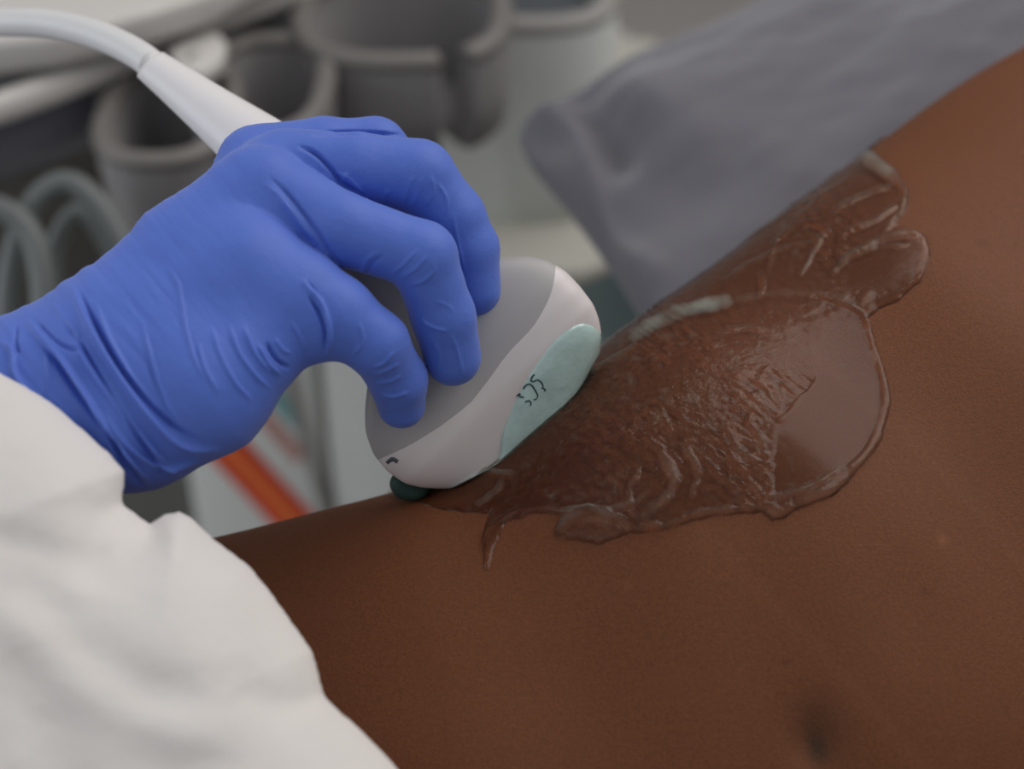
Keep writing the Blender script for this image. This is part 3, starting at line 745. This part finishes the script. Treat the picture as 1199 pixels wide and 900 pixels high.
# pillow: corner points from its outline, thick puffed cushion
zt = .965
def pillow():
    cA = PZ(568, 133, zt)[:2]; cB = PZ(951, -14, zt)[:2]; cC = PZ(756, 398, zt)[:2]
    e1 = cB - cA; e2 = cC - cA
    e1 = e1 / np.linalg.norm(e1); e2 = e2 / np.linalg.norm(e2)
    L1 = .62; L2 = max(float((PZ(a, b, zt)[:2] - cA) @ e2) for a, b in ((770, 360), (850, 300), (1010, 180), (1199, 55))) + .05; print('L2', L2)
    n1_, n2_ = 150, 110
    V = []
    for side in (1, -1):
        a = np.linspace(0, 1, n1_); b = np.linspace(0, 1, n2_); A_, B_ = np.meshgrid(a, b, indexing='ij')
        edge = np.minimum(np.minimum(A_, 1 - A_) * L1, np.minimum(B_, 1 - B_) * L2)
        th = .060 * (np.sin(PI * A_) ** .42) * (np.sin(PI * B_) ** .42)
        pull = .018 * np.sin(PI * A_) * (1 - 4 * A_ * (1 - A_)); 
        ins_b = .020 * (np.sin(PI * A_) ** .7); ins_a = .016 * (np.sin(PI * B_) ** .7)
        xx = A_ * L1 + ins_a * (1 - 2 * A_) ** 3; yy = B_ * L2 + ins_b * (1 - 2 * B_) ** 3
        wr_ = noise_np(A_ * 7 + 3, B_ * 5 + 3, 51, 3) * .010
        # creases running in from the left corner
        cr = .016 * np.sin((np.arctan2(B_ * L2 + .02, A_ * L1 + .02)) * 9) * np.exp(-np.hypot(A_ * L1, B_ * L2) / .07)
        cn = .020 * np.clip(np.abs(2 * A_ - 1), 0, 1) ** 9 * np.clip(np.abs(2 * B_ - 1), 0, 1) ** 6
        xx = xx + cn * np.sign(.5 - A_); yy = yy + cn * np.sign(.5 - B_)
        zz = zt - .008 + side * th + (wr_ * (th / .05) + cr * np.clip(th / .03, 0, 1)) * (1 if side > 0 else .3)
        pz = np.concatenate([(cA[0] + e1[0] * xx + e2[0] * yy)[..., None], (cA[1] + e1[1] * xx + e2[1] * yy)[..., None], zz[..., None]], -1)
        if side > 0:
            qx, qy, _ = to_px(pz)
            for pl, wd, am in (([(640, 132), (675, 160), (692, 205), (700, 260)], 13, .007), ([(690, 118), (715, 140), (728, 175)], 27, -.011), ([(622, 150), (640, 190), (660, 230)], 14, -.006),
                               ([(760, 110), (800, 150), (880, 170)], 36, .006), ([(720, 260), (790, 240), (860, 190)], 40, -.006), ([(705, 290), (760, 320)], 22, .006)):
                pd, pt_, _ = poly_dist(qx, qy, pl)
                pz[..., 2] += am * np.exp(-(pd / wd) ** 2) * np.clip(th / .02, 0, 1)
        V.append(pz.reshape(-1, 3))
    F0 = grid_faces(n1_, n2_); F1 = F0[:, ::-1] + n1_ * n2_
    o = mesh_np('pillow', np.vstack(V), np.vstack([F0, F1]), M_pillow)
    bm = bmesh.new(); bm.from_mesh(o.data); bmesh.ops.remove_doubles(bm, verts=bm.verts, dist=.0004); bmesh.ops.recalc_face_normals(bm, faces=bm.faces)
    bm.to_mesh(o.data); bm.free()
    return o, cA, e1, e2
pil, cA, e1, e2 = pillow()
tag(pil, 'large dark grey pillow with a creased corner behind the patient', 'pillow')
zp = min(v.co.z for v in pil.data.vertices)
# folded green-grey sheet lying under the pillow, its rounded folds stacked
sheet = empty('folded_sheet'); tag(sheet, 'folded grey-green sheet under the near edge of the grey pillow', 'sheet')
o3 = PZ(672, 327, .86)[:2]; sdir = PZ(712, 309, .86)[:2] - o3; sdir /= np.linalg.norm(sdir)
sper = np.array([sdir[1], -sdir[0]])
zl = ZB; nlay = 5; dz = (.86 - ZB) / nlay
for i in range(nlay):
    off = .002 * ((i * 7) % 3)
    q = [o3 - sdir * .03 + sper * off, o3 + sdir * .30 + sper * off, o3 + sdir * .30 + sper * .20, o3 - sdir * .03 + sper * .20]
    prism('fold', [tuple(p) for p in q], ZB + i * dz, ZB + (i + 1) * dz, M_sheet, sheet, bevel=min(.008, dz * .45))

# ------------------------------------------------------------------ ultrasound machine (background)
mc = empty('ultrasound_machine'); tag(mc, 'pale ultrasound machine with grey probe holders standing behind the patient', 'medical machine')
def PZ2(px, py, z): return tuple(PZ(px, py, z)[:2])
# console top
prism('console_top', [PZ2(-120, 58, .97), PZ2(0, 46, .97), PZ2(60, 40, .97), PZ2(110, 29, .97), PZ2(170, 14, .97), PZ2(250, -12, .97), PZ2(380, -80, .97), PZ2(380, -200, .97), PZ2(-120, -160, .97)][::-1], .945, .97, M_console, mc, bevel=.006)
prism('console_deck', [PZ2(-120, 85, .93), PZ2(90, 64, .93), PZ2(150, 50, .93), PZ2(250, 5, .93), PZ2(330, -40, .93), PZ2(420, -160, .93), PZ2(-120, -120, .93)][::-1], .89, .925, M_console_grey, mc, bevel=.004)
prism('deck_inset', [PZ2(185, 62, .928), PZ2(232, 28, .928), PZ2(212, 12, .928), PZ2(160, 45, .928)], .922, .929, M_console_dark, mc, bevel=.002)
prism('console_recess', [PZ2(-140, 170, .90), PZ2(0, 130, .90), PZ2(70, 100, .90), PZ2(150, 60, .90), PZ2(150, 40, .90), PZ2(-140, 40, .90)][::-1], .86, .90, M_console_dark, mc, bevel=.004)
rail = [(-160, 172), (-70, 148), (0, 126), (70, 100), (140, 70), (215, 40), (270, 18), (330, -6), (400, -34)]
sweep('front_rail', [PZ(a, b, .928) for a, b in rail], .0105, .008, M_console, mc, n=120, m=24)
sk = [PZ(a, b + 14, .905) for a, b in rail[:6]]
def skirt():
    q = catmull(np.array(sk), 60); V = []
    for p in q:
        V += [p + (0, .004, .010), p + (0, -.006, 0), p + (0, -.004, -.03), p + (0, .012, -.050), p + (0, .03, -.056), p + (0, .05, -.05), p + (0, .05, .01)]
    n = 60; F = [tuple(f) for f in grid_faces(n, 7, True)] + [tuple(range(7)), tuple(range(59 * 7, 60 * 7))[::-1]]
    mesh_np('console_skirt', V, F, M_skirt, mc)
skirt()
# bracket with its small emblem
br = prism('bracket', [PZ2(212, 86, .935), PZ2(238, 88, .935), PZ2(262, 70, .935), PZ2(266, 50, .935), PZ2(240, 26, .935), PZ2(196, 62, .935)], .925, .937, M_console, mc, bevel=.003)
prism('emblem', [PZ2(216, 70, .939), PZ2(228, 64, .939), PZ2(232, 58, .939), PZ2(222, 60, .939)], .936, .9385, M_console_grey, br)

def holder(px, py, rx, ry, ztop, hgt, thick, a0, a1, taper, m_rim, rot=0, sq=2.6, floor_=False, wall=None):
    """open-fronted cup: wall ring with a slot between angles a0..a1 (degrees, 270 = towards the camera)"""
    c = PZ(px, py, ztop)[:2]
    root_n = 90
    if a0 is None: ang = np.linspace(0, 2 * PI, root_n, endpoint=False)
    else: ang = np.radians(np.linspace(a1, a0 + 360, root_n))
    closed = a0 is None
    prof = []                                         # radial offset, z
    rr = thick / 2
    for t in np.linspace(-PI / 2, PI / 2, 9): prof.append((-rr * math.sin(-t) , rr * math.cos(t)))
    prof = [(-rr + 0, -hgt)] + [(-rr * math.cos(t), rr * math.sin(t)) for t in np.linspace(0, PI, 11)] + [(rr, -hgt * .5), (rr - 0.002, -hgt)]
    V = []
    for a in ang:
        ca, sa = math.cos(a + rot), math.sin(a + rot)
        k = (abs(math.cos(a)) ** sq + abs(math.sin(a)) ** sq) ** (-1 / sq)
        for (ro, z) in prof:
            tp = 1 + taper * (z / hgt)
            bx = (rx * k * math.cos(a)) * tp + ro * math.cos(a); by = (ry * k * math.sin(a)) * tp + ro * math.sin(a)
            V.append((c[0] + bx * math.cos(rot) - by * math.sin(rot), c[1] + bx * math.sin(rot) + by * math.cos(rot), ztop - rr + z))
    n, m = len(ang), len(prof)
    F = []
    for i in range(n if closed else n - 1):
        for j in range(m):
            F.append((i * m + j, i * m + (j + 1) % m, ((i + 1) % n) * m + (j + 1) % m, ((i + 1) % n) * m + j))
    if not closed: F += [tuple(range(m)), tuple(range((n - 1) * m, n * m))[::-1]]
    if floor_:
        V.append((c[0], c[1], ztop - hgt - .002)); k0 = len(V) - 1
        for i in range(n if closed else n - 1): F.append((k0, i * m, ((i + 1) % n) * m))
    o = mesh_np('probe_holder', V, F, wall or M_cupdark, mc)
    bm = bmesh.new(); bm.from_mesh(o.data); bmesh.ops.recalc_face_normals(bm, faces=bm.faces)
    bmesh.ops.bevel(bm, geom=[e for e in bm.edges if e.is_manifold and e.calc_face_angle(0) > 1.0], offset=.0015, segments=2, affect='EDGES') if not closed else None
    bm.to_mesh(o.data); bm.free(); o.data.shade_smooth()
    if True:                          # the pale rounded lip
        pr = [((rr + .0012) * math.cos(t), (rr + .0012) * math.sin(t) * .9) for t in np.linspace(-.35, PI + .35, 14)]
        V = []
        for a in ang:
            k = (abs(math.cos(a)) ** sq + abs(math.sin(a)) ** sq) ** (-1 / sq)
            for ro, z in pr: V.append((c[0] + (rx * k + ro) * math.cos(a), c[1] + (ry * k + ro) * math.sin(a), ztop - rr + z))
        m = len(pr); F = []
        for i in range(n if closed else n - 1):
            for j in range(m): F.append((i * m + j, i * m + (j + 1) % m, ((i + 1) % n) * m + (j + 1) % m, ((i + 1) % n) * m + j))
        if not closed: F += [tuple(range(m)), tuple(range((n - 1) * m, n * m))[::-1]]
        q = mesh_np('rim', V, F, m_rim, o)
        bm = bmesh.new(); bm.from_mesh(q.data); bmesh.ops.recalc_face_normals(bm, faces=bm.faces); bm.to_mesh(q.data); bm.free()
    return o
holder(196, 122, .0400, .062, .915, .10, .012, None, None, .18, M_cup, floor_=True)
holder(308, 92, .0400, .066, .920, .10, .012, 262, 290, .15, M_cup, floor_=True)
holder(470, 8, .0700, .070, .925, .072, .014, 292, 307, .04, M_cup, sq=2.6, floor_=True)
# dark discs standing in for the shade down inside the cups
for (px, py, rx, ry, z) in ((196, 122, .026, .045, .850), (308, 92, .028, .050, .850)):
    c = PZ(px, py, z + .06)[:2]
    prism('shade_disc', [(c[0] + rx * math.cos(t), c[1] + ry * math.sin(t)) for t in np.linspace(0, 2 * PI, 28, endpoint=False)], z - .01, z, M_console_dark, mc, bevel=.002)
# dark structure behind the holders
prism('holder_bracket', [PZ2(120, 120, .86), PZ2(330, 120, .86), PZ2(470, 60, .86), PZ2(600, 20, .86), PZ2(560, -60, .86), PZ2(200, -60, .86)], .83, .86, M_console_dark, mc, bevel=.003)
# column, ledge and lower body
YC = 1.19
def col_x(px, py, y): return float(PY(px, py, y)[0])
x0 = col_x(420, 150, YC); x1 = col_x(722, 150, YC); xm = col_x(620, 150, YC)
zc1 = float(PY(480, 150, YC)[2]); zc0 = float(PY(640, 262, YC)[2])
pts = []
rc = .07
for t in np.linspace(0, PI / 2, 10): pts.append((x1 - rc + rc * math.sin(t), YC + rc - rc * math.cos(t)))
pts += [(x1, YC + .30), (x0, YC + .30), (x0, YC)]
prism('column', pts, zc0 - .01, zc1, M_column, mc, bevel=.004)
zt_c = float(PY(640, 24, YC)[2]); cpx, cpy, _ = to_px(np.array([[xm, YC + .066, zt_c]]))
holder(float(cpx[0]), float(cpy[0]), x1 - xm - .007, .060, zt_c, zt_c - zc0 + .02, .016, None, None, .0, M_console_grey, floor_=True, wall=M_column)
prism('shade_disc', [(xm + (x1 - xm - .018) * math.cos(t), YC + .066 + .05 * math.sin(t)) for t in np.linspace(0, 2 * PI, 28, endpoint=False)], zt_c - .04, zt_c - .022, M_console_dark, mc, bevel=.002)  # dark disc paints the shade inside the column's pale opening
yl = float(PZ(650, 318, zc0)[1])
xl1 = float(PZ(712, 305, zc0)[0]); xw0 = col_x(228, 600, yl + .012)
prism('ledge', [(xw0, yl), (xl1 - .02, yl), (xl1 + .02, yl + .03), (x1 + .06, YC + .12), (x1 + .06, YC + .34), (xw0, YC + .34)], zc0 - .03, zc0, M_ledge, mc, bevel=.008)
yf = yl + .012
xs = col_x(384, 560, yf); xw = col_x(228, 600, yf)
box('side_panel', xs + .004, xl1 - .01, yf, yf + .06, .12, zc0 - .03, M_column, mc, bevel=.004)
fp_ = box('front_panel', xw, xs - .004, yf, yf + .06, .12, zc0 - .03, M_column, mc, bevel=.004)
# printed stripes on the front panel
def stripe(name, a, b, hw, mt, y, over=0.0):
    A_ = PY(*a, y - .0012 - over); B_ = PY(*b, y - .0012 - over)
    dv = B_ - A_; dv /= np.linalg.norm(dv); n_ = np.array([dv[2], 0, -dv[0]])
    bm = bmesh.new()
    c = [A_ + n_ * hw, B_ + n_ * hw, B_ - n_ * hw, A_ - n_ * hw]
    box_pts(bm, [p + (0, .0008, 0) for p in c] + c)
    return bm_obj(name, bm, mt, fp_)
stripe('red_stripe', (235, 492), (372, 640), .0190, M_red, yf)
stripe('orange_stripe', (235, 492), (372, 640), .0085, M_orange, yf, .0012)
stripe('teal_stripe', (300, 440), (352, 498), .0070, M_teal, yf)
stripe('pink_stripe', (285, 462), (352, 538), .0070, M_pink, yf)
# seam strip between the panels
a_, b_ = PY(325, 400, yf - .004), PY(392, 640, yf - .004)
bm = bmesh.new(); wv = np.array([.0046, 0, 0]); dv = np.array([0, .02, 0])
box_pts(bm, [a_ - wv + dv, a_ + wv + dv, b_ + wv + dv, b_ - wv + dv, a_ - wv, a_ + wv, b_ + wv, b_ - wv])
bm_obj('seam_strip', bm, M_console_grey, mc)
box('grey_panel', xw - .30, xw, yf + .02, yf + .10, .12, zc0 - .10, simple('panel_grey', (.15, .15, .14, 1), rough=.5), mc, bevel=.004)
box('rear_body', x0 - .55, xw, 1.16, 1.30, .12, .89, M_brown, mc, bevel=.004)
box('base', x0 - .4, x1, yf + .02, YC + .32, .03, .12, M_console_dark, mc, bevel=.01)
for cx_ in (x0 - .3, x1 - .08):
    for cy_ in (yf + .08, YC + .26):
        w_ = ellipsoid('caster', (cx_, cy_, .024), (.024, .014, .024), M_console_dark, mc)
# white trolley shelf further back at the right of the column
tr = empty('white_trolley'); tag(tr, 'white trolley top showing beyond the grey pillow', 'trolley')
prism('top', [PZ2(722, 30, .60), PZ2(778, 72, .60), PZ2(900, 150, .60), PZ2(700, 200, .60), PZ2(640, 60, .60)], .575, .60, M_console, tr, bevel=.005)
cxy = PZ(730, 100, .60)[:2]
prism('pedestal', [(cxy[0] + .04 * math.cos(t), cxy[1] + .04 * math.sin(t)) for t in np.linspace(0, 2 * PI, 20, endpoint=False)], .02, .578, M_steel, tr, bevel=.003)
prism('foot', [(cxy[0] + .12 * math.cos(t), cxy[1] + .12 * math.sin(t)) for t in np.linspace(0, 2 * PI, 20, endpoint=False)], .0, .022, M_steel, tr, bevel=.003)

# hanging hoses on the left
hs = [('thick grey hose bending in a high arch at the far left, outermost', [(2, 520), (6, 420), (12, 320), (35, 245), (75, 214), (112, 236), (142, 282), (170, 340), (210, 420)], .0075, 1.02),
      ('grey hose bending just inside the outermost arch under the holders', [(70, 420), (62, 340), (66, 285), (88, 250), (112, 262), (138, 308), (165, 370), (200, 440)], .0065, 1.05),
      ('grey hose hanging straight down at the left edge of the picture', [(50, 520), (50, 420), (50, 330), (36, 275), (4, 246), (-50, 240)], .0075, 1.0)]
for i, (lb, pl, r, dd_) in enumerate(hs):
    o = sweep('hose' if i == 0 else 'hose.%03d' % i, [P(a, b, dd_) for a, b in pl], r, r, M_hose, None, n=90, m=16)
    tag(o, lb, 'hose', 'hoses looped below the machine console')
